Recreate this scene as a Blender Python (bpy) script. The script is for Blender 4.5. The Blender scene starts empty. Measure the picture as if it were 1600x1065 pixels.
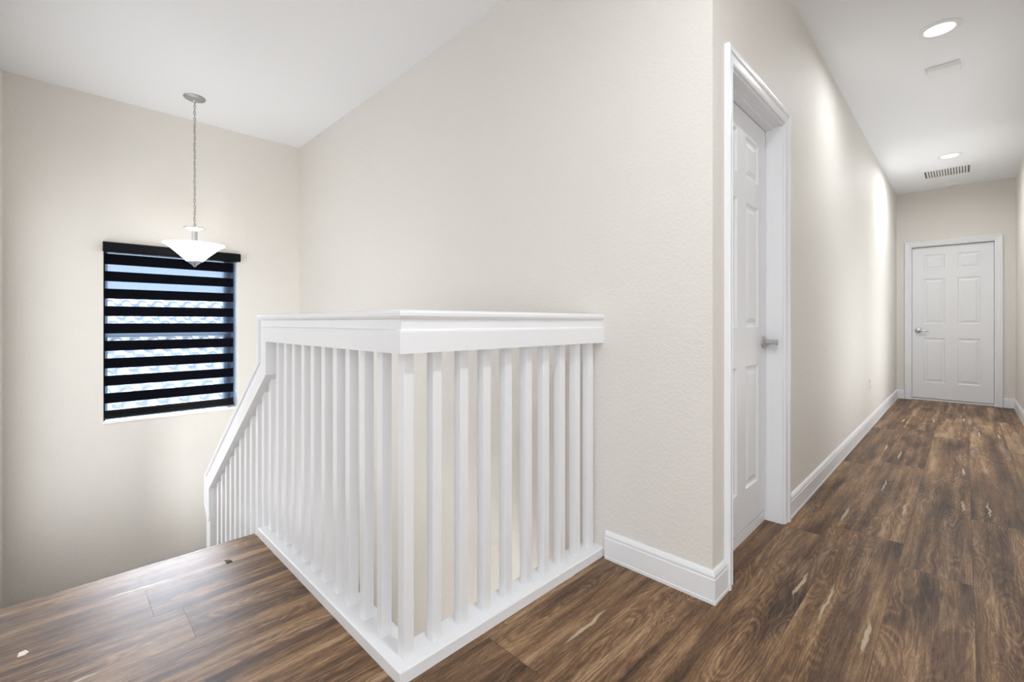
import bpy, bmesh, math, random
from mathutils import Vector, Matrix
PI = math.pi
S = bpy.context.scene
C = S.collection

# ------------------------------------------------------------------ camera
HC = 1.025                                   # eye height
YAW = math.radians(44.88)
cam = bpy.data.objects.new('camera', bpy.data.cameras.new('camera')); C.objects.link(cam)
cam.data.sensor_width = 36.0
cam.data.lens = 36.0 * 710.3 / 1600.0
cam.data.shift_y = (503.0 - 532.5) / 1600.0
cam.data.clip_start = 0.02
cam.location = (0, 0, HC)
cam.rotation_euler = (PI / 2, 0, YAW)
S.camera = cam

# ------------------------------------------------------------------ world, exposure
w = bpy.data.worlds.new('world'); S.world = w; w.use_nodes = True
bg = w.node_tree.nodes['Background']
bg.inputs[0].default_value = (0.80, 0.90, 1.0, 1); bg.inputs[1].default_value = 1.5
S.view_settings.view_transform = 'Standard'; S.view_settings.look = 'None'
S.view_settings.gamma = 1.0; S.view_settings.use_curve_mapping = False
S.view_settings.exposure = 0.04
try:
    S.cycles.use_denoising = True
    S.cycles.max_bounces = 14; S.cycles.diffuse_bounces = 8; S.cycles.glossy_bounces = 4
    S.cycles.sample_clamp_indirect = 6.0
    S.cycles.caustics_reflective = False; S.cycles.caustics_refractive = False
except Exception:
    pass

# ------------------------------------------------------------------ lamps
def area(name, loc, rot, power, size, size_y=None, color=(1, 1, 1), shape=None, spread=None):
    l = bpy.data.lights.new(name, 'AREA'); l.energy = power; l.color = color
    l.shape = shape or ('RECTANGLE' if size_y else 'DISK'); l.size = size
    if size_y: l.size_y = size_y
    if spread: l.spread = spread
    o = bpy.data.objects.new(name, l); C.objects.link(o); o.location = loc; o.rotation_euler = rot
    return o
ZC = 2.743
YLW = -0.256
CAN_X = -0.105
WARM = (0.96, 0.982, 1.0)
# the row of ceiling downlights: two in frame, one over the balustrade corner, two unseen ones added as fill
for (x, y, p) in ((CAN_X, 3.655, 9), (-0.109, 6.515, 17), (CAN_X, 0.79, 17), (-0.105, -2.0, 10), (1.6, -0.8, 10)):
    area('downlight_lamp', (x, y, ZC - 0.012), (0, 0, 0), p, 0.125, color=WARM, spread=math.radians(172))
# unseen soft fill panels added behind and to the right of the camera
area('loft_front_fill', (0.6, -3.55, 0.85), (PI / 2, 0, 0), 36, 2.6, 1.2, color=(0.955, 0.98, 1.0))
area('loft_side_fill', (2.45, -0.6, 1.4), (0, PI / 2 + 0.30, 0), 80, 2.0, 3.4, color=(0.955, 0.98, 1.0))
# unseen fill lamp added below to brighten the lower stairwell
area('stair_low_fill', (0.35, 1.24, -1.6), (0, PI / 2, 0), 105, 2.2, 0.85, color=(0.955, 0.98, 1.0))
# fill lamp added on the stairwell's solid left wall, out of view
area('stair_side_fill', (-3.6, YLW + 0.01, 0.7), (PI / 2, 0, 0), 25, 1.5, 2.4, color=(0.955, 0.98, 1.0))
# unseen fill lamps added in a recess right of the hallway
area('hall_side_fill', (0.95, 4.6, 1.15), (0, PI / 2 + 0.55, 0), 24, 2.0, 0.85, color=(0.93, 0.97, 1.0))
area('hall_side_fill', (0.95, 6.35, 1.15), (0, PI / 2 + 0.45, 0), 30, 2.0, 0.75, color=(0.93, 0.97, 1.0))

# low hazy sun shining in through the striped blind, glaring on the floor
sl = bpy.data.lights.new('sun', 'SUN'); sl.energy = 72.0; sl.angle = math.radians(40); sl.color = (1.0, 0.97, 0.93)
so = bpy.data.objects.new('sun', sl); C.objects.link(so); so.location = (-9, 2, 4)
so.rotation_euler = Vector((2.66, -0.53, -1.36)).to_track_quat('-Z', 'Y').to_euler()

# ------------------------------------------------------------------ node helpers
class NT:
    def __init__(s, name):
        s.m = bpy.data.materials.new(name); s.m.use_nodes = True
        s.t = s.m.node_tree; s.t.nodes.clear()
        s.out = s.t.nodes.new('ShaderNodeOutputMaterial')
        s.p = s.t.nodes.new('ShaderNodeBsdfPrincipled')
        s.t.links.new(s.p.outputs[0], s.out.inputs[0])
    def n(s, typ, **kw):
        nd = s.t.nodes.new(typ)
        for k, v in kw.items(): setattr(nd, k, v)
        return nd
    def l(s, a, b): s.t.links.new(a, b)
    def put(s, v, sock):
        if hasattr(v, 'links'): s.l(v, sock)
        else: sock.default_value = v
    def math(s, op, a, b=0.0, c=0.0):
        nd = s.n('ShaderNodeMath', operation=op)
        for i, v in enumerate((a, b, c)): s.put(v, nd.inputs[i])
        return nd.outputs[0]
    def mix(s, f, a, b, blend='MIX'):
        nd = s.n('ShaderNodeMix', data_type='RGBA', blend_type=blend)
        s.put(f, nd.inputs[0]); s.put(a, nd.inputs[6]); s.put(b, nd.inputs[7])
        return nd.outputs[2]
    def xyz(s, x, y, z):
        nd = s.n('ShaderNodeCombineXYZ')
        for i, v in enumerate((x, y, z)): s.put(v, nd.inputs[i])
        return nd.outputs[0]
    def noise(s, vec, scale=1.0, detail=2.0, rough=0.5, dist=0.0):
        nd = s.n('ShaderNodeTexNoise'); s.put(vec, nd.inputs['Vector'])
        nd.inputs['Scale'].default_value = scale; nd.inputs['Detail'].default_value = detail
        nd.inputs['Roughness'].default_value = rough; nd.inputs['Distortion'].default_value = dist
        return nd.outputs[0]
    def ramp(s, f, stops):
        nd = s.n('ShaderNodeValToRGB'); e = nd.color_ramp.elements
        while len(e) < len(stops): e.new(0.5)
        for i, (p, c) in enumerate(stops):
            e[i].position = p; e[i].color = (*c, 1) if len(c) == 3 else c
        s.put(f, nd.inputs[0]); return nd.outputs[0]
    def sstep(s, x, a, b):
        nd = s.n('ShaderNodeMapRange', interpolation_type='SMOOTHSTEP')
        s.put(x, nd.inputs[0]); nd.inputs[1].default_value = a; nd.inputs[2].default_value = b
        return nd.outputs[0]
    def bump(s, h, strength, dist):
        nd = s.n('ShaderNodeBump'); s.put(h, nd.inputs['Height'])
        nd.inputs['Strength'].default_value = strength; nd.inputs['Distance'].default_value = dist
        s.l(nd.outputs[0], s.p.inputs['Normal'])
    def pos(s): return s.n('ShaderNodeNewGeometry').outputs['Position']

def plain(name, col, rough=0.5, metal=0.0, noise=0.0, bump=0.0, spec=0.5, emis=None, estr=0):
    t = NT(name)
    t.p.inputs['Roughness'].default_value = rough; t.p.inputs['Metallic'].default_value = metal
    t.p.inputs['Specular IOR Level'].default_value = spec
    P = t.pos()
    nz = t.noise(P, 14, 3)
    c2 = tuple(max(0, c * (1 - noise)) for c in col)
    t.l(t.mix(nz, (*col, 1), (*c2, 1)), t.p.inputs['Base Color'])
    if bump: t.bump(t.noise(P, 160, 2), bump, 0.001)
    if emis:
        t.p.inputs['Emission Color'].default_value = (*emis, 1); t.p.inputs['Emission Strength'].default_value = estr
    return t.m

def wall_mat():
    t = NT('beige_textured_paint')
    P = t.pos()
    t.p.inputs['Roughness'].default_value = 0.62; t.p.inputs['Specular IOR Level'].default_value = 0.3
    nz = t.noise(P, 3.0, 3)
    t.l(t.mix(nz, (0.740, 0.714, 0.676, 1), (0.722, 0.696, 0.658, 1)), t.p.inputs['Base Color'])
    a = t.noise(P, 75, 3, 0.6, 0.6); b = t.noise(P, 28, 2, 0.5)
    h = t.math('ADD', t.sstep(a, 0.42, 0.62), t.math('MULTIPLY', b, 0.6))
    t.bump(h, 0.42, 0.0016)
    return t.m
def ceiling_mat():
    t = NT('white_ceiling_paint'); P = t.pos()
    t.p.inputs['Roughness'].default_value = 0.7; t.p.inputs['Specular IOR Level'].default_value = 0.2
    t.p.inputs['Base Color'].default_value = (0.86, 0.875, 0.90, 1)
    t.bump(t.noise(P, 60, 3), 0.15, 0.0012)
    return t.m

def floor_mat():
    t = NT('brown_oak_plank_vinyl'); P = t.pos()
    sp = t.n('ShaderNodeSeparateXYZ'); t.l(P, sp.inputs[0]); x, y = sp.outputs[0], sp.outputs[1]
    W, L = 0.2243, 1.52
    M = t.math
    xs = M('DIVIDE', M('SUBTRACT', x, 0.025), W)
    row = M('FLOOR', xs); u = M('SUBTRACT', xs, row)
    n = M('MULTIPLY', M('ADD', row, 1.0), -1.0)
    jit = M('MULTIPLY', M('FRACT', M('MULTIPLY', M('MULTIPLY', n, M('SUBTRACT', n, 1.0)), 0.36128)), L)
    # n=8 puts an end joint at y=.323
    yy = M('DIVIDE', M('SUBTRACT', M('SUBTRACT', M('SUBTRACT', y, 0.995), M('MULTIPLY', n, 0.252)), jit), L)
    idx = M('FLOOR', yy); v = M('MULTIPLY', M('SUBTRACT', yy, idx), L)
    wn = t.n('ShaderNodeTexWhiteNoise', noise_dimensions='3D')
    t.l(t.xyz(row, idx, 3.7), wn.inputs['Vector'])
    rs = t.n('ShaderNodeSeparateColor'); t.l(wn.outputs['Color'], rs.inputs[0])
    r1, r2, r3 = rs.outputs
    gx = M('ADD', x, M('MULTIPLY', r1, 37.0)); gy = M('ADD', y, M('MULTIPLY', r2, 53.0)); gz = M('MULTIPLY', r3, 11.0)
    def sv(sx, sy): return t.xyz(M('MULTIPLY', gx, sx), M('MULTIPLY', gy, sy), gz)
    cloud = t.noise(sv(9, 1.7), 1, 3, 0.55, 0.6)
    band = t.noise(sv(22, 0.9), 1, 3, 0.55, 0.3)
    grain = t.noise(sv(230, 11), 1, 5, 0.68)
    fine = t.noise(sv(700, 52), 1, 2, 0.6)
    # knots: distance to a per-plank centre, warped, gives the cathedral rings
    warp = t.noise(sv(13, 4.0), 1, 2, 0.5, 0.4)
    dx = M('MULTIPLY', M('SUBTRACT', u, M('ADD', 0.25, M('MULTIPLY', r2, 0.5))), W)
    dy = M('SUBTRACT', v, M('ADD', 0.3, M('MULTIPLY', r3, 0.9)))
    d = M('SQRT', M('ADD', M('POWER', M('MULTIPLY', dx, 1.0), 2), M('POWER', M('MULTIPLY', dy, 0.14), 2)))
    d = M('ADD', d, M('MULTIPLY', warp, 0.055))
    ring = M('SINE', M('MULTIPLY', d, 620.0))
    ring = M('ADD', M('MULTIPLY', ring, 0.5), 0.5)
    near = M('SUBTRACT', 1.0, t.sstep(d, 0.035, 0.12))
    fig = M('ADD', M('MULTIPLY', gx, 75.0), M('MULTIPLY', t.noise(sv(10, 1.5), 1, 2, 0.5, 0.7), 46.0))
    wv = M('ABSOLUTE', M('SINE', fig))                      # growth lines of the figure
    wmask = t.sstep(t.noise(sv(6, 0.9), 1, 2), 0.42, 0.60)
    tone = M('SUBTRACT', M('ADD', M('MULTIPLY', cloud, 0.58), M('MULTIPLY', band, 0.70)), 0.085)
    tone = M('ADD', tone, M('MULTIPLY', M('SUBTRACT', grain, 0.5), 0.50))
    tone = M('ADD', tone, M('MULTIPLY', M('SUBTRACT', fine, 0.5), 0.34))
    tone = M('ADD', tone, M('MULTIPLY', M('MULTIPLY', M('SUBTRACT', ring, 0.5), near), 0.12))
    tone = M('ADD', tone, M('MULTIPLY', M('MULTIPLY', M('SUBTRACT', 0.63, wv), wmask), 0.13))
    tone = M('ADD', tone, M('MULTIPLY', M('SUBTRACT', r1, 0.5), 0.08))
    col = t.ramp(tone, [(0.32, (0.040, 0.022, 0.013)), (0.43, (0.086, 0.050, 0.030)), (0.54, (0.158, 0.090, 0.048)),
                        (0.64, (0.250, 0.148, 0.078)), (0.80, (0.43, 0.29, 0.175))])
    # greyer planks / patches
    grey = t.mix(t.sstep(t.noise(sv(7, 1.1), 1, 2), 0.46, 0.66), (1, 1, 1, 1), (0.84, 0.88, 0.97, 1))
    col = t.mix(1.0, col, grey, 'MULTIPLY')
    # pale splits printed on some planks
    def split(cu, cv, hw, hl, seed):
        wob = M('MULTIPLY', M('SUBTRACT', t.noise(sv(8 + seed, 9 + seed), 1, 2), 0.5), 0.030)
        ex = M('DIVIDE', M('ADD', M('MULTIPLY', M('SUBTRACT', u, cu), W), wob), hw)
        ey = M('DIVIDE', M('SUBTRACT', v, cv), hl)
        e = M('ADD', M('MULTIPLY', ex, ex), M('MULTIPLY', ey, ey))
        e = M('ADD', e, M('MULTIPLY', M('SUBTRACT', grain, 0.5), 2.4))
        return M('SUBTRACT', 1.0, t.sstep(e, 0.25, 1.0))
    s1 = M('MULTIPLY', split(0.86, M('ADD', 0.25, M('MULTIPLY', r2, 1.0)), 0.008, 0.13, 0), M('GREATER_THAN', r1, 0.30))
    s2 = M('MULTIPLY', split(0.30, M('ADD', 0.20, M('MULTIPLY', r1, 1.0)), 0.006, 0.17, 3), M('GREATER_THAN', r3, 0.62))
    pale = M('MINIMUM', M('ADD', s1, s2), 1.0)
    col = t.mix(M('MULTIPLY', pale, 0.85), col, (0.52, 0.42, 0.30, 1))
    # plank joints
    eu = M('MULTIPLY', M('MINIMUM', u, M('SUBTRACT', 1.0, u)), W)
    ev = M('MINIMUM', v, M('SUBTRACT', L, v))
    edge = M('MINIMUM', eu, ev)
    seam = M('SUBTRACT', 1.0, t.sstep(edge, 0.0004, 0.0022))
    col = t.mix(M('MULTIPLY', seam, 0.55), col, (0.03, 0.018, 0.012, 1))
    t.l(col, t.p.inputs['Base Color'])
    t.p.inputs['Roughness'].default_value = 0.40
    t.l(M('ADD', 0.35, M('MULTIPLY', grain, 0.18)), t.p.inputs['Roughness'])
    t.p.inputs['Specular IOR Level'].default_value = 0.20
    h = M('SUBTRACT', M('MULTIPLY', grain, 0.5), M('MULTIPLY', seam, 1.2))
    t.bump(h, 0.35, 0.0008)
    return t.m

def mix_shader(name, a, b, fac):
    """a, b = ('transparent'|'diffuse'|'translucent'|'glossy', colour)"""
    t = NT(name); t.t.nodes.remove(t.p)
    typ = {'transparent': 'ShaderNodeBsdfTransparent', 'diffuse': 'ShaderNodeBsdfDiffuse',
           'translucent': 'ShaderNodeBsdfTranslucent', 'glossy': 'ShaderNodeBsdfGlossy'}
    A = t.n(typ[a[0]]); A.inputs[0].default_value = (*a[1], 1)
    B = t.n(typ[b[0]]); B.inputs[0].default_value = (*b[1], 1)
    if b[0] == 'glossy': B.inputs['Roughness'].default_value = 0.02
    mx = t.n('ShaderNodeMixShader'); mx.inputs[0].default_value = fac
    t.l(A.outputs[0], mx.inputs[1]); t.l(B.outputs[0], mx.inputs[2]); t.l(mx.outputs[0], t.out.inputs[0])
    return t.m

M_WALL = wall_mat(); M_CEIL = ceiling_mat(); M_FLOOR = floor_mat()
M_TRIM = plain('white_semigloss_trim', (0.79, 0.80, 0.82), 0.35, noise=0.015, spec=0.45)
M_DOOR = plain('white_door_paint', (0.80, 0.81, 0.83), 0.4, noise=0.015, spec=0.4)
M_SILL = plain('white_marble_sill', (0.92, 0.91, 0.89), 0.3, noise=0.05)
M_NICKEL = plain('brushed_nickel', (0.62, 0.61, 0.60), 0.32, metal=1.0, noise=0.08)
M_LAMPMETAL = plain('satin_nickel_lamp', (0.46, 0.46, 0.46), 0.40, metal=0.85, noise=0.05)
M_BLACK = plain('black_blind_fabric', (0.004, 0.0045, 0.008), 0.85, noise=0.25, bump=0.3, spec=0.04)
M_BLACKMETAL = plain('black_headrail', (0.004, 0.004, 0.006), 0.5, noise=0.2, spec=0.12)
M_SHEER = mix_shader('sheer_blind_mesh', ('transparent', (0.93, 0.95, 1.0)), ('translucent', (0.035, 0.045, 0.06)), 0.40)
M_GLASS = mix_shader('window_glass', ('transparent', (0.93, 0.97, 1.0)), ('glossy', (0.9, 0.95, 1.0)), 0.05)
M_WFRAME = plain('shade_blue_window_frame', (0.30, 0.42, 0.58), 0.45, noise=0.05)  # blue of the outdoor shade is put into the frame colour
M_SHADE = plain('frosted_glass_shade', (0.95, 0.94, 0.92), 0.4, emis=(1.0, 0.975, 0.94), estr=2.2)
M_LENS = plain('downlight_lens', (0.95, 0.95, 0.95), 0.5, emis=(1, 1, 1), estr=2.0)
M_PLASTIC = plain('white_plastic', (0.84, 0.84, 0.84), 0.4, noise=0.01)
M_SLOT = plain('dark_slot_shade', (0.16, 0.155, 0.15), 0.8, noise=0.1)  # dark colour stands in for the shade inside vent and socket slots
M_ALMOND = plain('painted_outlet', (0.76, 0.73, 0.68), 0.45)
M_TILE = plain('white_roof_tile', (0.62, 0.62, 0.62), 0.7, noise=0.22, bump=0.3)
M_STUCCO = plain('outdoor_stucco', (0.70, 0.70, 0.68), 0.8, noise=0.1)
M_CHIP = plain('pale_chip', (0.75, 0.68, 0.56), 0.6)
M_DARKCHIP = plain('dark_chip', (0.02, 0.015, 0.012), 0.7)
M_CARPET = plain('stair_oak', (0.13, 0.08, 0.05), 0.45, noise=0.4)

# ------------------------------------------------------------------ mesh helpers
def add_box(bm, x0, x1, y0, y1, z0, z1):
    vs = [bm.verts.new(p) for p in ((x0, y0, z0), (x1, y0, z0), (x1, y1, z0), (x0, y1, z0),
                                    (x0, y0, z1), (x1, y0, z1), (x1, y1, z1), (x0, y1, z1))]
    for f in ((3, 2, 1, 0), (4, 5, 6, 7), (0, 1, 5, 4), (1, 2, 6, 5), (2, 3, 7, 6), (3, 0, 4, 7)):
        bm.faces.new([vs[i] for i in f])
    return vs
def obj(name, bm, mat, parent=None, smooth=False, bevel=0.0, loc=None):
    bmesh.ops.recalc_face_normals(bm, faces=bm.faces[:])
    me = bpy.data.meshes.new(name); bm.to_mesh(me); bm.free()
    me.materials.append(mat)
    if smooth: 
        for p in me.polygons: p.use_smooth = True
    o = bpy.data.objects.new(name, me); C.objects.link(o)
    if loc: o.location = loc
    if parent: o.parent = parent
    if bevel:
        b = o.modifiers.new('bevel', 'BEVEL'); b.width = bevel; b.segments = 2; b.limit_method = 'ANGLE'
        b.angle_limit = math.radians(40)
    return o
def autosmooth(o, ang=35):
    me = o.data
    for p in me.polygons: p.use_smooth = True
    bm = bmesh.new(); bm.from_mesh(me)
    for e in bm.edges:
        if len(e.link_faces) == 2: e.smooth = e.calc_face_angle(0) < math.radians(ang)
    bm.to_mesh(me); bm.free()
    return o
def box_obj(name, b, mat, parent=None, bevel=0.0):
    bm = bmesh.new(); add_box(bm, *b); return obj(name, bm, mat, parent, bevel=bevel)
def structure(o): o['kind'] = 'structure'; return o
def thing(name, label, cat, loc=(0, 0, 0), group=None):
    o = bpy.data.objects.new(name, None); C.objects.link(o); o.empty_display_size = 0.05
    o.location = loc; o['label'] = label; o['category'] = cat
    if group: o['group'] = group
    return o
def tag(o, label, cat, group=None):
    o['label'] = label; o['category'] = cat
    if group: o['group'] = group
    return o
def child(name, bm, mat, parent, **k):
    """mesh given in world coordinates, parented to an Empty that may stand anywhere"""
    bmesh.ops.translate(bm, verts=bm.verts[:], vec=-Vector(parent.location))
    return obj(name, bm, mat, parent, **k)

def sweep(bm, path, section, fn, closed_ends=True):
    """path: 2D points; section: closed polygon of (a, b), a = offset to the left of travel in the path plane,
    b = offset out of it; mitred corners. fn(px, py, b) -> 3D"""
    n = len(path); rings = []
    for i, p in enumerate(path):
        p = Vector(p)
        d0 = (p - Vector(path[i - 1])).normalized() if i > 0 else None
        d1 = (Vector(path[i + 1]) - p).normalized() if i < n - 1 else None
        if d0 is None: d0 = d1
        if d1 is None: d1 = d0
        n0 = Vector((-d0.y, d0.x)); n1 = Vector((-d1.y, d1.x))
        m = (n0 + n1).normalized(); m = m / max(0.2, m.dot(n0))
        rings.append([bm.verts.new(fn(p.x + m.x * a, p.y + m.y * a, b)) for a, b in section])
    k = len(section)
    for i in range(n - 1):
        for j in range(k):
            bm.faces.new((rings[i][j], rings[i][(j + 1) % k], rings[i + 1][(j + 1) % k], rings[i + 1][j]))
    if closed_ends:
        bm.faces.new(rings[0]); bm.faces.new(rings[-1][::-1])
def lathe(bm, prof, c, seg=40, axis='z', cap=True):
    rings = []
    for r, z in prof:
        ring = []
        for k in range(seg):
            a = 2 * PI * k / seg; q = (r * math.cos(a), r * math.sin(a), z)
            if axis == 'x': q = (q[2], q[0], q[1])
            if axis == 'y': q = (q[0], q[2], q[1])
            ring.append(bm.verts.new((c[0] + q[0], c[1] + q[1], c[2] + q[2])))
        rings.append(ring)
    for i in range(len(rings) - 1):
        for k in range(seg):
            bm.faces.new((rings[i][k], rings[i][(k + 1) % seg], rings[i + 1][(k + 1) % seg], rings[i + 1][k]))
    if cap:
        bm.faces.new(rings[0]); bm.faces.new(rings[-1][::-1])
def tube(bm, pts, r, seg=10, closed=False):
    pts = [Vector(p) for p in pts]; n = len(pts); rings = []
    rr = r if isinstance(r, (list, tuple)) else [r] * n
    up = Vector((0.13, 0.31, 0.94))
    for i, p in enumerate(pts):
        a = pts[(i - 1) % n] if (closed or i > 0) else p
        b = pts[(i + 1) % n] if (closed or i < n - 1) else p
        t = (b - a).normalized()
        if i == 0: s = t.cross(up).normalized()
        else: s = (s - t * s.dot(t)).normalized()
        v = t.cross(s)
        rings.append([bm.verts.new(p + (s * math.cos(2 * PI * k / seg) + v * math.sin(2 * PI * k / seg)) * rr[i]) for k in range(seg)])
    for i in range(n if closed else n - 1):
        A, B = rings[i], rings[(i + 1) % n]
        for k in range(seg): bm.faces.new((A[k], A[(k + 1) % seg], B[(k + 1) % seg], B[k]))
    if not closed:
        bm.faces.new(rings[0]); bm.faces.new(rings[-1][::-1])
def prism(bm, poly, z0, z1):
    a = [bm.verts.new((x, y, z0)) for x, y in poly]; b = [bm.verts.new((x, y, z1)) for x, y in poly]
    bm.faces.new(a[::-1]); bm.faces.new(b); n = len(poly)
    for i in range(n): bm.faces.new((a[i], a[(i + 1) % n], b[(i + 1) % n], b[i]))

# ------------------------------------------------------------------ key planes
XW = -4.66      # stair window wall
XH = -0.654     # hallway left wall face
YA = 1.697      # long wall face
YF = 8.03       # hallway end wall
XR = 0.43       # hallway right wall
YL = -0.256     # stairwell left wall
XE = -2.42      # top nosing of the stair
RY0, RX0 = 0.683, -1.123      # outer faces of the balustrade
RW = 0.102
RYC, RXC = RY0 + RW / 2, RX0 - RW / 2
XLO = -2.0      # loft left wall
LX, LY = 2.5, -3.6
LOW = -2.9

# ------------------------------------------------------------------ floors, ceiling
bm = bmesh.new()
prism(bm, [(XE, YL), (XLO, YL), (XLO, LY), (LX, LY), (LX, 2.0), (XR, 2.0), (XR, 4.15), (1.0, 4.15), (1.0, 6.75), (XR, 6.75), (XR, YF + 0.12), (XH - 0.15, YF + 0.12), (XH - 0.15, 1.87 + 0.0),
           (XH, 1.87), (XH, YA), (RX0 - RW, YA), (RX0 - RW, RY0 + RW), (XE, RY0 + RW)], -0.28, 0.0)
structure(obj('floor', bm, M_FLOOR))
bm = bmesh.new(); add_box(bm, XW - 0.2, LX + 0.12, LY - 0.12, YF + 0.2, ZC, ZC + 0.1)
structure(obj('ceiling', bm, M_CEIL))
bm = bmesh.new(); add_box(bm, XW, 0.5, YL - 0.1, YA + 0.1, LOW - 0.1, LOW)
structure(obj('floor_lower', bm, M_FLOOR))
bm = bmesh.new(); add_box(bm, XE - 0.028, XE, YL, RY0 + 0.0, -0.035, -0.0006)
structure(obj('trim_nosing', bm, M_FLOOR, bevel=0.004))

# stairs: upper flight down to the landing, lower flight back under the loft
bm = bmesh.new()
rise, tread = 0.187, 0.255
for k in range(1, 5):
    add_box(bm, XE - tread * k - 0.02, XE - tread * (k - 1), YL, RY0 + 0.02, -rise * k - 0.19, -rise * k)
zl = -rise * 5; xl = XE - tread * 4
add_box(bm, XW, xl - 0.0, YL, YA, zl - 0.2, zl)
for k in range(1, 11):
    add_box(bm, xl + tread * (k - 1), xl + tread * k + 0.02, RY0 + 0.09, YA, max(LOW, zl - rise * k - 0.19), zl - rise * k)
structure(obj('floor_stairs', bm, M_CARPET))
# wall between the flights, under the sloped rail
bm = bmesh.new()
A0 = [(XE, -0.02), (xl + 0.05, -0.02 - 0.7333 * (XE - xl - 0.05)), (xl + 0.05, LOW), (0.3, LOW), (0.3, -0.28), (XE, -0.28)]
a = [bm.verts.new((x, RY0 + 0.012, z)) for x, z in A0]; b = [bm.verts.new((x, RY0 + RW - 0.012, z)) for x, z in A0]
bm.faces.new(a); bm.faces.new(b[::-1])
for i in range(len(A0)): bm.faces.new((a[i], a[(i + 1) % 6], b[(i + 1) % 6], b[i]))
structure(obj('wall_stringer', bm, M_WALL))

# ------------------------------------------------------------------ walls
def wall(name, boxes):
    bm = bmesh.new()
    for b in boxes: add_box(bm, *b)
    return structure(obj(name, bm, M_WALL))
WY0, WY1, WZ0, WZ1 = 0.258, 1.165, 0.262, 1.63          # window opening
wall('wall_window', [(XW - 0.2, XW, YL - 0.15, WY0, LOW, ZC), (XW - 0.2, XW, WY1, YA + 0.15, LOW, ZC),
                     (XW - 0.2, XW, WY0, WY1, LOW, WZ0), (XW - 0.2, XW, WY0, WY1, WZ1, ZC)])
wall('wall_back', [(XW, XH - 0.12, YA, YA + 0.12, LOW, ZC)])
DY0, DY1, DZ = 1.872, 2.615, 2.035                       # near door opening
wall('wall_hall_left', [(XH - 0.12, XH, YA, DY0, -0.28, ZC), (XH - 0.12, XH, DY1, YF + 0.12, -0.28, ZC),
                        (XH - 0.12, XH, DY0, DY1, DZ, ZC)])
FX0, FX1, FZ = -0.512, 0.268, 2.025                      # far door opening
wall('wall_hall_end', [(XH, FX0, YF, YF + 0.12, -0.1, ZC), (FX1, XR, YF, YF + 0.12, -0.1, ZC), (FX0, FX1, YF, YF + 0.12, FZ, ZC)])
wall('wall_hall_right', [(XR, XR + 0.12, 2.0, 4.15, -0.1, ZC), (XR, XR + 0.12, 5.05, 5.95, -0.1, ZC), (XR, XR + 0.12, 6.75, YF + 0.12, -0.1, ZC),
                         (XR, XR + 0.12, 4.15, 5.05, 2.05, ZC), (XR, XR + 0.12, 5.95, 6.75, 2.05, ZC)])
wall('wall_fill_recess', [(1.0, 1.12, 4.0, 6.9, -0.1, ZC), (XR + 0.12, 1.0, 4.0, 4.12, -0.1, ZC), (XR + 0.12, 1.0, 6.78, 6.9, -0.1, ZC)])  # unseen enclosure added around the two hallway fill lamps
wall('wall_left', [(XW, XLO, YL - 0.12, YL, LOW, ZC)])
wall('wall_loft_left', [(XLO - 0.12, XLO, LY, YL - 0.12, -0.1, ZC)])
wall('wall_loft_right', [(LX, LX + 0.12, LY, 2.12, -0.1, ZC)])
wall('wall_loft_back', [(XR + 0.12, LX, 2.0, 2.12, -0.1, ZC)])
wall('wall_loft_front', [(XLO, -0.75, LY - 0.12, LY, -0.1, ZC), (1.95, LX, LY - 0.12, LY, -0.1, ZC),
                         (-0.75, 1.95, LY - 0.12, LY, -0.1, 0.45), (-0.75, 1.95, LY - 0.12, LY, 2.45, ZC)])
wall('light_block_end', [(XH - 0.1, XR + 0.1, YF + 0.12, YF + 0.2, -0.1, ZC)])  # unseen slab added to stop light leaking round the far door
wall('light_block_side', [(XH - 0.2, XH - 0.12, YA + 0.12, DY1 + 0.1, -0.28, ZC)])  # unseen slab added behind the near door to keep light out
wall('wall_lower', [(0.4, 0.5, YL, YA, LOW, -0.28)])

# ------------------------------------------------------------------ baseboards (path in plan, a = proud of the wall, b = height)
def bb_section(h=0.118):
    return [(0, 0), (0.016, 0), (0.016, 0.012), (0.0145, 0.014), (0.0145, h - 0.030), (0.0125, h - 0.026), (0.013, h - 0.016), (0.009, h - 0.006), (0.005, h), (0, h)]
def baseboard(name, path, side=1):
    bm = bmesh.new(); sec = [(a * side, b) for a, b in bb_section()]
    sweep(bm, path, sec, lambda x, y, b: (x, y, b))
    return structure(obj(name, bm, M_TRIM))
baseboard('baseboard_back', [(-1.108, YA), (XH, YA), (XH, DY0 - 0.062)], -1)
baseboard('baseboard_left', [(XH, DY1 + 0.066), (XH, YF), (FX0 - 0.062, YF)], -1)
baseboard('baseboard_right', [(FX1 + 0.062, YF), (XR, YF), (XR, 6.75)], -1)

baseboard('baseboard_loft_left', [(XLO, LY), (XLO, YL), (XE + 0.03, YL)], -1)
baseboard('baseboard_loft_right', [(XR, 4.15), (XR, 2.0), (LX, 2.0), (LX, LY)], -1)

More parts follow.
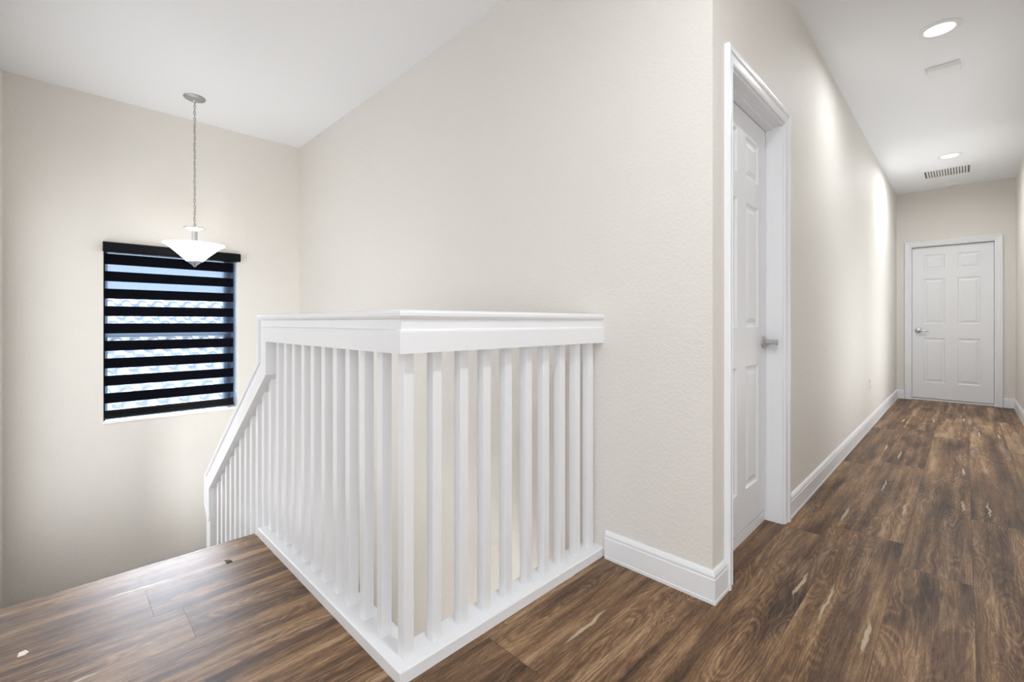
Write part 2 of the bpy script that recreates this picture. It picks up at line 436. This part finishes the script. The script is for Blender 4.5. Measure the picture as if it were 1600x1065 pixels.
# ------------------------------------------------------------------ doors
CASE = [(0, 0), (0, 0.010), (0.008, 0.013), (0.012, 0.010), (0.022, 0.012), (0.036, 0.014), (0.040, 0.019), (0.050, 0.021), (0.058, 0.021), (0.062, 0.017), (0.062, 0)]
PAN_Z = [(0.235, 0.815), (1.000, 1.592), (1.708, 1.905)]
def door_leaf_bm(w, z0, z1, th=0.035):
    """six moulded panels, front face at +Y'=0, u to the right, in local (u, depth, z)"""
    bm = bmesh.new()
    st = 0.112; mu = 0.115; pw = (w - 2 * st - mu) / 2
    us = [0, st, st + pw, st + pw + mu, w - st, w]
    zs = [z0] + [z for p in PAN_Z for z in p] + [z1]
    def quad(u0, u1, a, b, d): 
        bm.faces.new([bm.verts.new(p) for p in ((u0, d, a), (u1, d, a), (u1, d, b), (u0, d, b))])
    for i in range(5):
        for j in range(7):
            if i in (1, 3) and j in (1, 3, 5):
                loops = []
                for ins, dep in ((0, 0), (0.010, 0.0075), (0.022, 0.0085), (0.045, 0.0015)):
                    loops.append([bm.verts.new(p) for p in ((us[i] + ins, dep, zs[j] + ins), (us[i + 1] - ins, dep, zs[j] + ins),
                                  (us[i + 1] - ins, dep, zs[j + 1] - ins), (us[i] + ins, dep, zs[j + 1] - ins))])
                for A, B in zip(loops, loops[1:]):
                    for k in range(4): bm.faces.new((A[k], A[(k + 1) % 4], B[(k + 1) % 4], B[k]))
                bm.faces.new(loops[-1])
            else: quad(us[i], us[i + 1], zs[j], zs[j + 1], 0)
    for q in (((0, 0, z0), (0, th, z0), (0, th, z1), (0, 0, z1)), ((w, 0, z0), (w, th, z0), (w, th, z1), (w, 0, z1)),
              ((0, 0, z0), (w, 0, z0), (w, th, z0), (0, th, z0)), ((0, 0, z1), (w, 0, z1), (w, th, z1), (0, th, z1)),
              ((0, th, z0), (w, th, z0), (w, th, z1), (0, th, z1))):
        bm.faces.new([bm.verts.new(p) for p in q])
    bmesh.ops.remove_doubles(bm, verts=bm.verts[:], dist=1e-5)
    return bm

# near door, in the hallway's left wall: faces +x, recessed
d1 = bpy.data.objects.new('door_1', None); C.objects.link(d1); d1['kind'] = 'structure'; d1.location = (XH, DY0, 0)
DX = -0.733
bm = door_leaf_bm(DY1 - DY0 - 0.028 - 0.006, 0.058, DZ - 0.018)
R = Matrix(((0, -1, 0, DX), (1, 0, 0, DY0 + 0.017), (0, 0, 1, 0), (0, 0, 0, 1)))
bmesh.ops.transform(bm, matrix=R, verts=bm.verts[:])
child('door_leaf', bm, M_DOOR, d1)
bm = bmesh.new()                                          # jamb lining with stop
jt = 0.014
add_box(bm, XH - 0.12, XH + 0.002, DY0, DY0 + jt, 0, DZ); add_box(bm, XH - 0.12, XH + 0.002, DY1 - jt, DY1, 0, DZ)
add_box(bm, XH - 0.12, XH + 0.002, DY0 + jt, DY1 - jt, DZ - jt, DZ)
for (a, b) in ((DY0 + jt, DY0 + jt + 0.009), (DY1 - jt - 0.002, DY1 - jt)):
    add_box(bm, DX + 0.003, DX + 0.030, a, b, 0, DZ - jt)
add_box(bm, DX + 0.003, DX + 0.034, DY0 + jt, DY1 - jt, DZ - jt - 0.010, DZ - jt)
child('jamb', bm, M_TRIM, d1)
bm = bmesh.new()
sweep(bm, [(DY0 + 0.003, 0), (DY0 + 0.003, DZ - 0.003), (DY1 - 0.003, DZ - 0.003), (DY1 - 0.003, 0)], CASE, lambda y, z, b: (XH + b, y, z))
child('casing', bm, M_TRIM, d1)
box = bmesh.new(); add_box(box, XH - 0.12, DX - 0.001, DY0 + jt, DY1 - jt, 0.0, 0.052)
child('threshold', box, M_TRIM, d1, bevel=0.002)
KY, KZ = DY1 - 0.052, 0.922
bm = bmesh.new()
lathe(bm, [(0.0325, 0.0), (0.0325, 0.006), (0.029, 0.010), (0.020, 0.013), (0.014, 0.018), (0.0125, 0.030), (0.0125, 0.046), (0.014, 0.050), (0.0145, 0.066), (0.011, 0.069)], (DX, KY, KZ), 28, 'x')
k1 = child('door_knob', bm, M_NICKEL, d1); autosmooth(k1)

# far door, in the end wall: faces -y
d2 = bpy.data.objects.new('door_2', None); C.objects.link(d2); d2['kind'] = 'structure'; d2.location = (0, YF, 0)
DYF = YF + 0.045
bm = door_leaf_bm(FX1 - FX0 - 0.030, 0.028, FZ - 0.018)
bmesh.ops.translate(bm, verts=bm.verts[:], vec=(FX0 + 0.015, DYF, 0))
child('door_leaf', bm, M_DOOR, d2)
bm = bmesh.new()
add_box(bm, FX0, FX0 + 0.012, YF - 0.002, YF + 0.12, 0, FZ); add_box(bm, FX1 - 0.012, FX1, YF - 0.002, YF + 0.12, 0, FZ)
add_box(bm, FX0 + 0.012, FX1 - 0.012, YF - 0.002, YF + 0.12, FZ - 0.012, FZ)
child('jamb', bm, M_TRIM, d2)
bm = bmesh.new()
sweep(bm, [(FX0 + 0.003, 0), (FX0 + 0.003, FZ - 0.003), (FX1 - 0.003, FZ - 0.003), (FX1 - 0.003, 0)], CASE, lambda x, z, b: (x, YF - b, z))
child('casing', bm, M_TRIM, d2)
box = bmesh.new(); add_box(box, FX0 + 0.012, FX1 - 0.012, DYF - 0.012, DYF + 0.04, 0, 0.020)
child('threshold', box, M_TRIM, d2, bevel=0.002)
HX, HZ = FX0 + 0.075, 0.912
bm = bmesh.new()
lathe(bm, [(0.032, 0.0), (0.032, -0.006), (0.028, -0.010), (0.014, -0.013), (0.011, -0.035), (0.011, -0.046)], (HX, DYF, HZ), 28, 'y')
tube(bm, [(HX, DYF - 0.045, HZ), (HX + 0.02, DYF - 0.050, HZ + 0.003), (HX + 0.05, DYF - 0.050, HZ + 0.004), (HX + 0.08, DYF - 0.048, HZ - 0.001), (HX + 0.108, DYF - 0.045, HZ - 0.008)],
     [0.011, 0.010, 0.0085, 0.008, 0.006], 12)
k2 = child('door_lever', bm, M_NICKEL, d2); autosmooth(k2, 50)

# ------------------------------------------------------------------ stairwell window, its blind, the roof outside
w1 = bpy.data.objects.new('window_1', None); C.objects.link(w1); w1['kind'] = 'structure'; w1.location = (XW, WY0, WZ0)
bm = bmesh.new()
XG = XW - 0.13
add_box(bm, XG - 0.03, XG + 0.03, WY0, WY0 + 0.03, WZ0, WZ1); add_box(bm, XG - 0.03, XG + 0.03, WY1 - 0.085, WY1, WZ0, WZ1)
add_box(bm, XG - 0.03, XG + 0.03, WY0 + 0.03, WY1 - 0.085, WZ0, WZ0 + 0.03); add_box(bm, XG - 0.03, XG + 0.03, WY0 + 0.03, WY1 - 0.085, WZ1 - 0.04, WZ1)
add_box(bm, XG - 0.025, XG + 0.034, WY0 + 0.03, WY1 - 0.085, 0.905, 0.945)
child('window_frame', bm, M_WFRAME, w1, bevel=0.003)
bm = bmesh.new(); add_box(bm, XG - 0.004, XG, WY0 + 0.02, WY1 - 0.07, WZ0 + 0.02, WZ1 - 0.02)
child('window_glass', bm, M_GLASS, w1)
bm = bmesh.new(); add_box(bm, XW - 0.10, XW + 0.012, WY0 - 0.004, WY1 + 0.004, WZ0 - 0.016, WZ0 + 0.003)
child('window_sill', bm, M_SILL, w1, bevel=0.003)
bm = bmesh.new(); add_box(bm, XW - 0.10, XW + 0.001, WY1 - 0.004, WY1, WZ0 + 0.003, WZ1)
child('window_return', bm, M_SILL, w1)

bl = thing('window_blind', 'black and sheer striped zebra roller blind covering the stairwell window', 'blind', (XW, 0.70, WZ1 - 0.03))
FY0, FY1, FXB = 0.268, 1.134, XW - 0.022
bm = bmesh.new(); 
sec = [(0, 0), (0.070, 0), (0.076, 0.006), (0.076, 0.060), (0.068, 0.070), (0, 0.070)]
A = [bm.verts.new((XW - 0.045 + a * 1.4, 0.253, 1.566 + z)) for a, z in sec]; B = [bm.verts.new((XW - 0.045 + a * 1.4, 1.172, 1.566 + z)) for a, z in sec]
bm.faces.new(A); bm.faces.new(B[::-1])
for i in range(6): bm.faces.new((A[i], A[(i + 1) % 6], B[(i + 1) % 6], B[i]))
child('headrail', bm, M_BLACKMETAL, bl)
bm = bmesh.new(); add_box(bm, FXB - 0.0006, FXB + 0.0006, FY0, FY1, 0.33, 1.57)
child('sheer_panel', bm, M_SHEER, bl)
bands = [(1.553, 1.471)]
z = 1.418
for k in range(8):
    bands.append((z, z - 0.0775)); z -= 0.1345
for (a, b) in bands:
    bm = bmesh.new(); add_box(bm, FXB + 0.001, FXB + 0.0022, FY0, FY1, b, a)
    child('fabric_band', bm, M_BLACK, bl)
bm = bmesh.new(); add_box(bm, FXB - 0.010, FXB + 0.012, FY0 - 0.002, FY1, 0.282, 0.318); add_box(bm, FXB - 0.006, FXB + 0.006, FY0, FY1, 0.318, 0.345)
add_box(bm, FXB - 0.013, FXB + 0.016, FY0, FY1, 0.296, 0.301)
child('bottom_rail', bm, M_BLACKMETAL, bl, bevel=0.002)
bm = bmesh.new(); add_box(bm, FXB - 0.02, FXB + 0.010, WY0, WY0 + 0.0095, WZ0 + 0.006, 1.566)
child('dark_edge_strip', bm, M_BLACKMETAL, bl)  # dark strip down the left edge of the blind
bm = bmesh.new()
tube(bm, [(XW - 0.004, 1.150, 1.566), (XW - 0.004, 1.151, 1.0), (XW - 0.004, 1.150, 0.42)], 0.0012, 6)
add_box(bm, XW - 0.008, XW + 0.002, 1.147, 1.154, 0.395, 0.42)
child('pull_cord', bm, M_PLASTIC, bl)

hs = thing('house', 'neighbouring house with a pale barrel tile roof seen through the striped blind', 'house', (-7.5, 0.9, LOW))
bm = bmesh.new()
pitch, rowl, slope = 0.27, 0.36, math.radians(24)
X0, Z0 = -7.3, -0.95
nr, nc = 17, 56
for r in range(nr):
    for cidx in range(nc):
        yc = -3.0 + cidx * pitch; seg = 6
        pts = []
        for e in (0, 1):
            dd = (r + e * 1.08) * rowl; lift = 0.035 * (1 - e)
            row_ = []
            for k in range(seg + 1):
                a = PI * k / seg
                row_.append(bm.verts.new((X0 - dd * math.cos(slope), yc - 0.5 * pitch * 0.62 * math.cos(a), Z0 + dd * math.sin(slope) + 0.075 * math.sin(a) + lift)))
            row_.append(bm.verts.new((X0 - dd * math.cos(slope), yc + 0.5 * pitch, Z0 + dd * math.sin(slope) - 0.02 + lift)))
            row_.append(bm.verts.new((X0 - dd * math.cos(slope), yc + pitch * 0.69, Z0 + dd * math.sin(slope) + lift)))
            pts.append(row_)
        for k in range(len(pts[0]) - 1):
            bm.faces.new((pts[0][k], pts[0][k + 1], pts[1][k + 1], pts[1][k]))
        lo = [bm.verts.new(v.co + Vector((-0.004, 0, -0.045))) for v in pts[0]]
        for k in range(len(lo) - 1): bm.faces.new((lo[k], lo[k + 1], pts[0][k + 1], pts[0][k]))
ro = child('tiled_roof', bm, M_TILE, hs)
bm = bmesh.new()
ex = nr * rowl
V = [(X0 + 0.02, Z0 - 0.22), (X0 + 0.02, Z0 - 0.06), (X0 - ex * math.cos(slope), Z0 - 0.06 + ex * math.sin(slope)), (X0 - ex * math.cos(slope), Z0 - 0.3 + ex * math.sin(slope))]
a = [bm.verts.new((x, -3.1, z)) for x, z in V]; b = [bm.verts.new((x, 12.2, z)) for x, z in V]
bm.faces.new(a); bm.faces.new(b[::-1])
for i in range(4): bm.faces.new((a[i], a[(i + 1) % 4], b[(i + 1) % 4], b[i]))
child('fascia', bm, M_TRIM, hs)
bm = bmesh.new(); add_box(bm, X0 - ex * math.cos(slope), X0 - 0.35, -2.8, 11.9, LOW, Z0 - 0.1)
child('house_wall', bm, M_STUCCO, hs)

# ------------------------------------------------------------------ balustrade
bal = thing('balustrade', 'white painted wooden balustrade with square balusters round the open stairwell, sloping down at its left', 'railing', (RXC, RYC, 0))
ZT = 1.061; FD = 0.126                                   # top of the cap, depth of cap plus board
# half-section measured outward from the centre line: (offset, depth below top)
HALF = [(0.0, 0.0), (0.040, 0.0), (0.049, 0.003), (0.053, 0.009), (0.053, 0.018), (0.049, 0.025), (0.043, 0.029), (0.0435, 0.056),
        (0.050, 0.061), (0.051, 0.066), (0.051, FD), (0.036, FD), (0.0, FD)]
OUT = HALF[1:-1]
SEC = [(-d, o) for o, d in OUT] + [(-d, -o) for o, d in OUT[::-1]]      # a = along the left normal (up), b = across
SLP = 0.7345
Pm = [(-RW / 2 - 0.0, 0), ]
# run along the stairwell (path in the x-z plane, travelling -x so that 'left' is down; flip sign)
SECD = [(-a, b) for a, b in SEC]
path = [(RXC, ZT), (-2.409, ZT), (-2.409, 0.845), (-3.509, 0.845 - SLP * 1.1), (-3.509, -0.165)]
bm = bmesh.new()
sweep(bm, path, SECD, lambda x, z, b: (x, RYC - b, z))
# mitre at the corner: push the first ring along x by its own offset across
bm.verts.ensure_lookup_table()
for i, (a_, b_) in enumerate(SECD): bm.verts[i].co.x += b_
# rounded lower return
k = len(SECD)
hr = child('handrail', bm, M_TRIM, bal)
# run beside the hallway
bm = bmesh.new(); rings = []
for yy in (RYC, YA):
    ring = []
    for a_, b_ in SECD:
        ring.append(bm.verts.new((RXC + b_, yy - (b_ if yy == RYC else 0), ZT - a_)))
    rings.append(ring)
for j in range(k): bm.faces.new((rings[0][j], rings[0][(j + 1) % k], rings[1][(j + 1) % k], rings[1][j]))
bm.faces.new(rings[0]); bm.faces.new(rings[1][::-1])
child('handrail', bm, M_TRIM, bal)
# curb under the balusters
CH = 0.040
def curb_ring(bm, fn):
    sec = [(-RW / 2, 0), (RW / 2, 0), (RW / 2, CH - 0.005), (RW / 2 - 0.004, CH), (-RW / 2 + 0.004, CH), (-RW / 2, CH - 0.005)]
    return [bm.verts.new(fn(o, z)) for o, z in sec]
def loft(bm, A, B):
    n = len(A)
    for j in range(n): bm.faces.new((A[j], A[(j + 1) % n], B[(j + 1) % n], B[j]))
    bm.faces.new(A); bm.faces.new(B[::-1])
bm = bmesh.new()
loft(bm, curb_ring(bm, lambda o, z: (RXC + o, RYC - o, z)), curb_ring(bm, lambda o, z: (-2.400, RYC - o, z)))
child('base_curb', bm, M_TRIM, bal)
bm = bmesh.new()
loft(bm, curb_ring(bm, lambda o, z: (RXC + o, RYC - o, z)), curb_ring(bm, lambda o, z: (RXC + o, YA, z)))
child('base_curb', bm, M_TRIM, bal)
# sloped curb on the stringer
bm = bmesh.new()
loft(bm, curb_ring(bm, lambda o, z: (-2.398, RYC - o * 1.0, z - 0.0)), curb_ring(bm, lambda o, z: (xl + 0.05, RYC - o, z - SLP * (-2.398 - xl - 0.05))))
child('base_curb', bm, M_TRIM, bal)
# stringer skirt board on the camera side
bm = bmesh.new()
V = [(XE, -0.0), (xl, -0.0 - SLP * (XE - xl)), (xl, -0.30 - SLP * (XE - xl)), (XE, -0.30)]
a = [bm.verts.new((x, RY0 + 0.001, z)) for x, z in V]; b = [bm.verts.new((x, RY0 + 0.012, z)) for x, z in V]
bm.faces.new(a); bm.faces.new(b[::-1])
for i in range(4): bm.faces.new((a[i], a[(i + 1) % 4], b[(i + 1) % 4], b[i]))
child('skirt_board', bm, M_TRIM, bal)
BS = 0.0335
def baluster(x, y, z0, z1, zl0=None, zl1=None):
    """(x, y) = near right corner; optional other heights on the -x side for the sloped run"""
    bm = bmesh.new(); vs = add_box(bm, x - BS, x, y, y + BS, z0, z1)
    if zl0 is not None:
        for i in (0, 3): vs[i].co.z = zl0
        for i in (4, 7): vs[i].co.z = zl1
    return child('baluster', bm, M_TRIM, bal, bevel=0.0012)
ZB = ZT - FD + 0.004
BX, BY = -1.158, 0.717
baluster(BX, BY, CH, ZB)
for y in (0.819, 0.926, 1.026, 1.130, 1.237, 1.337, 1.438, 1.540, 1.635): baluster(BX, y, CH, ZB)
for x in (-1.284, -1.399, -1.506, -1.608, -1.711, -1.814, -1.912, -2.018, -2.114, -2.214, -2.318): 
    baluster(x, BY, CH, ZB if x > -2.25 else ZB)
def zr(x): return 0.845 + SLP * (x + 2.409) - 0.150
def zc(x): return CH + SLP * (x + 2.400)
x = -2.418
while x > -3.36:
    baluster(x, BY, zc(x) - 0.01, zr(x), zc(x - BS) - 0.01, zr(x - BS)); x -= 0.0985
# newel post at the landing with the handrail's rounded drop over it
bm = bmesh.new(); add_box(bm, -3.475, -3.385, RYC - 0.045, RYC + 0.045, zl, -0.02)
child('newel_post', bm, M_TRIM, bal, bevel=0.003)
bm = bmesh.new()
prof = [(-3.509, -0.160), (-3.383, -0.160), (-3.383, -0.215), (-3.400, -0.238), (-3.425, -0.240), (-3.455, -0.222), (-3.482, -0.196), (-3.503, -0.175)]
a = [bm.verts.new((x_, RYC - 0.050, z_)) for x_, z_ in prof]; b = [bm.verts.new((x_, RYC + 0.050, z_)) for x_, z_ in prof]
bm.faces.new(a); bm.faces.new(b[::-1]); n = len(prof)
for i in range(n): bm.faces.new((a[i], a[(i + 1) % n], b[(i + 1) % n], b[i]))
child('rail_return', bm, M_TRIM, bal)
bm = bmesh.new()
for (zz, r_) in ((-0.105, 0.013), (-0.150, 0.014)):
    bmesh.ops.create_icosphere(bm, subdivisions=3, radius=r_, matrix=Matrix.Translation((-3.515, RYC - 0.02, zz)))
child('rail_bead', bm, M_TRIM, bal, smooth=True)

# ------------------------------------------------------------------ pendant
PX, PY = -4.18, 0.752
pd = thing('pendant_light', 'chain-hung nickel pendant with a white glass bowl in front of the blind', 'pendant lamp', (PX, PY, ZC))
c0 = (PX, PY, 0)
bm = bmesh.new()
lathe(bm, [(0.070, ZC), (0.071, ZC - 0.006), (0.066, ZC - 0.012), (0.045, ZC - 0.019), (0.018, ZC - 0.026), (0.012, ZC - 0.034), (0.006, ZC - 0.040)], c0, 40)
autosmooth(child('canopy', bm, M_LAMPMETAL, pd))
bm = bmesh.new()
zt, zb = ZC - 0.036, 1.752; nl = 40; ll = (zt - zb) / nl
for i in range(nl):
    zc_ = zt - ll * (i + 0.5); pts = []; h = ll * 0.66; wd = 0.0075
    for q in range(14):
        a = 2 * PI * q / 14
        hx = wd * math.cos(a); hz = h * math.sin(a)
        pts.append((PX + hx * (0.3 if i % 2 else 0.95), PY + hx * (0.95 if i % 2 else -0.3), zc_ + hz))
    tube(bm, pts, 0.0019, 6, closed=True)
child('chain', bm, M_LAMPMETAL, pd, smooth=True)
bm = bmesh.new()
tube(bm, [(PX + 0.004 * math.sin(i * 1.3), PY + 0.004 * math.cos(i * 1.1), zt - (zt - zb) * i / 40) for i in range(41)], 0.0018, 6)
child('cord', bm, M_LAMPMETAL, pd, smooth=True)
bm = bmesh.new()
lathe(bm, [(0.006, 1.760), (0.030, 1.754), (0.066, 1.748), (0.071, 1.743), (0.068, 1.739), (0.040, 1.731), (0.020, 1.722), (0.0185, 1.718)], c0, 40)
autosmooth(child('top_disc', bm, M_LAMPMETAL, pd))
bm = bmesh.new(); lathe(bm, [(0.0185, 1.724), (0.0185, 1.60), (0.024, 1.598), (0.024, 1.585)], c0, 28)
autosmooth(child('stem', bm, M_LAMPMETAL, pd))
bm = bmesh.new()
lathe(bm, [(0.050, 1.487), (0.058, 1.494), (0.084, 1.521), (0.118, 1.553), (0.150, 1.582), (0.172, 1.600), (0.188, 1.611), (0.199, 1.616), (0.199, 1.619),
           (0.186, 1.617), (0.168, 1.606), (0.145, 1.587), (0.112, 1.558), (0.078, 1.526), (0.050, 1.499)], c0, 56)
sh = child('lamp_shade', bm, M_SHADE, pd, smooth=True)
bm = bmesh.new(); lathe(bm, [(0.052, 1.500), (0.052, 1.486), (0.046, 1.484), (0.014, 1.459), (0.008, 1.450), (0.002, 1.446)], c0, 32)
autosmooth(child('finial', bm, M_NICKEL, pd))
bulb = bpy.data.lights.new('pendant_bulb', 'POINT'); bulb.energy = 2.6; bulb.color = (1.0, 0.975, 0.94); bulb.shadow_soft_size = 0.05
bo = bpy.data.objects.new('pendant_bulb', bulb); C.objects.link(bo); bo.location = (PX, PY - 0.0, 1.665); 

# ------------------------------------------------------------------ ceiling fittings in the hallway
def downlight(loc, label):
    t = thing('recessed_light', label, 'ceiling light', loc, 'recessed downlights in the hallway ceiling')
    bm = bmesh.new(); lathe(bm, [(0.096, ZC), (0.096, ZC - 0.004), (0.090, ZC - 0.008), (0.072, ZC - 0.008), (0.067, ZC - 0.003), (0.067, ZC)], (loc[0], loc[1], 0), 56)
    autosmooth(child('trim_ring', bm, M_PLASTIC, t))
    bm = bmesh.new(); lathe(bm, [(0.0665, ZC - 0.001), (0.0665, ZC - 0.0045)], (loc[0], loc[1], 0), 48)
    child('lens', bm, M_LENS, t)
    return t
downlight((CAN_X, 3.655, ZC), 'lit round recessed downlight nearest the camera in the hallway ceiling')
downlight((-0.109, 6.515, ZC), 'lit round recessed downlight farther down the hallway, just before the slotted vent')
t = thing('alarm_box', 'white rectangular plastic box on the hallway ceiling between the two downlights', 'alarm', (-0.10, 4.21, ZC))
bm = bmesh.new(); add_box(bm, -0.180, -0.018, 4.165, 4.275, ZC - 0.034, ZC - 0.006); child('cover', bm, M_PLASTIC, t, bevel=0.006)
bm = bmesh.new(); add_box(bm, -0.176, -0.022, 4.169, 4.271, ZC - 0.006, ZC); child('base_plate', bm, M_PLASTIC, t)
t = thing('air_vent', 'white slotted air return grille in the hallway ceiling near the end wall', 'vent', (-0.145, 7.19, ZC))
vx0, vx1, vy0, vy1 = -0.345, 0.055, 6.985, 7.385
bm = bmesh.new(); e = 0.030
add_box(bm, vx0, vx1, vy0, vy0 + e, ZC - 0.008, ZC); add_box(bm, vx0, vx1, vy1 - e, vy1, ZC - 0.008, ZC)
add_box(bm, vx0, vx0 + e * .5, vy0 + e, vy1 - e, ZC - 0.008, ZC); add_box(bm, vx1 - e * .5, vx1, vy0 + e, vy1 - e, ZC - 0.008, ZC)
child('frame', bm, M_PLASTIC, t)
bm = bmesh.new(); add_box(bm, vx0 + 0.012, vx1 - 0.012, vy0 + e - 0.003, vy1 - e + 0.003, ZC - 0.0015, ZC)  # flat dark panel in place of the shaded duct
child('duct_shade_panel', bm, M_SLOT, t)
ns = 16; w_ = (vx1 - vx0 - e); p_ = w_ / ns
for i in range(1, ns):
    xx = vx0 + e * .5 + p_ * i
    bm = bmesh.new(); add_box(bm, xx - p_ * 0.29, xx + p_ * 0.29, vy0 + e, vy1 - e, ZC - 0.007, ZC - 0.0016)
    child('slat', bm, M_PLASTIC, t)
t = thing('smoke_detector', 'small round white detector on the hallway ceiling beyond the vent, close to the end wall', 'smoke detector', (-0.11, 7.80, ZC))
bm = bmesh.new(); lathe(bm, [(0.062, ZC), (0.062, ZC - 0.012), (0.055, ZC - 0.026), (0.030, ZC - 0.034), (0.008, ZC - 0.035)], (-0.11, 7.80, 0), 36)
autosmooth(child('housing', bm, M_PLASTIC, t))
bm = bmesh.new(); lathe(bm, [(0.064, ZC - 0.0005), (0.066, ZC - 0.006)], (-0.11, 7.80, 0), 36); child('base_ring', bm, M_PLASTIC, t)

# ------------------------------------------------------------------ outlet
t = thing('wall_outlet', 'pale painted outlet plate low on the hallway left wall', 'outlet', (XH, 5.585, 0.42))
bm = bmesh.new(); add_box(bm, XH, XH + 0.006, 5.55, 5.62, 0.365, 0.48); child('cover_plate', bm, M_ALMOND, t, bevel=0.002)
for zz in (0.395, 0.449):
    bm = bmesh.new(); lathe(bm, [(0.016, 0.0055), (0.016, 0.0085)], (XH, 5.585, zz), 20, 'x')
    sk = child('socket', bm, M_ALMOND, t)
    bm = bmesh.new()
    for yy in (5.579, 5.591): add_box(bm, XH + 0.0084, XH + 0.0088, yy - 0.001, yy + 0.001, zz - 0.004, zz + 0.005)
    bmesh.ops.translate(bm, verts=bm.verts[:], vec=-Vector(t.location)); o = obj('slots', bm, M_SLOT, sk)

# ------------------------------------------------------------------ crumbs on the floor
bm = bmesh.new(); prism(bm, [(-2.075, -0.080), (-2.052, -0.083), (-2.050, -0.066), (-2.060, -0.058), (-2.078, -0.066)], 0.0, 0.0022)
tag(obj('paint_chip', bm, M_CHIP), 'small pale chip lying on the floor near the left edge', 'paint chip')
bm = bmesh.new(); prism(bm, [(-2.252, 0.512), (-2.240, 0.518), (-2.226, 0.512), (-2.224, 0.534), (-2.231, 0.536), (-2.234, 0.522), (-2.243, 0.530)], 0.0, 0.003)
tag(obj('dark_splinter', bm, M_DARKCHIP), 'tiny dark splinter on the floor near the far end of the balustrade', 'splinter')
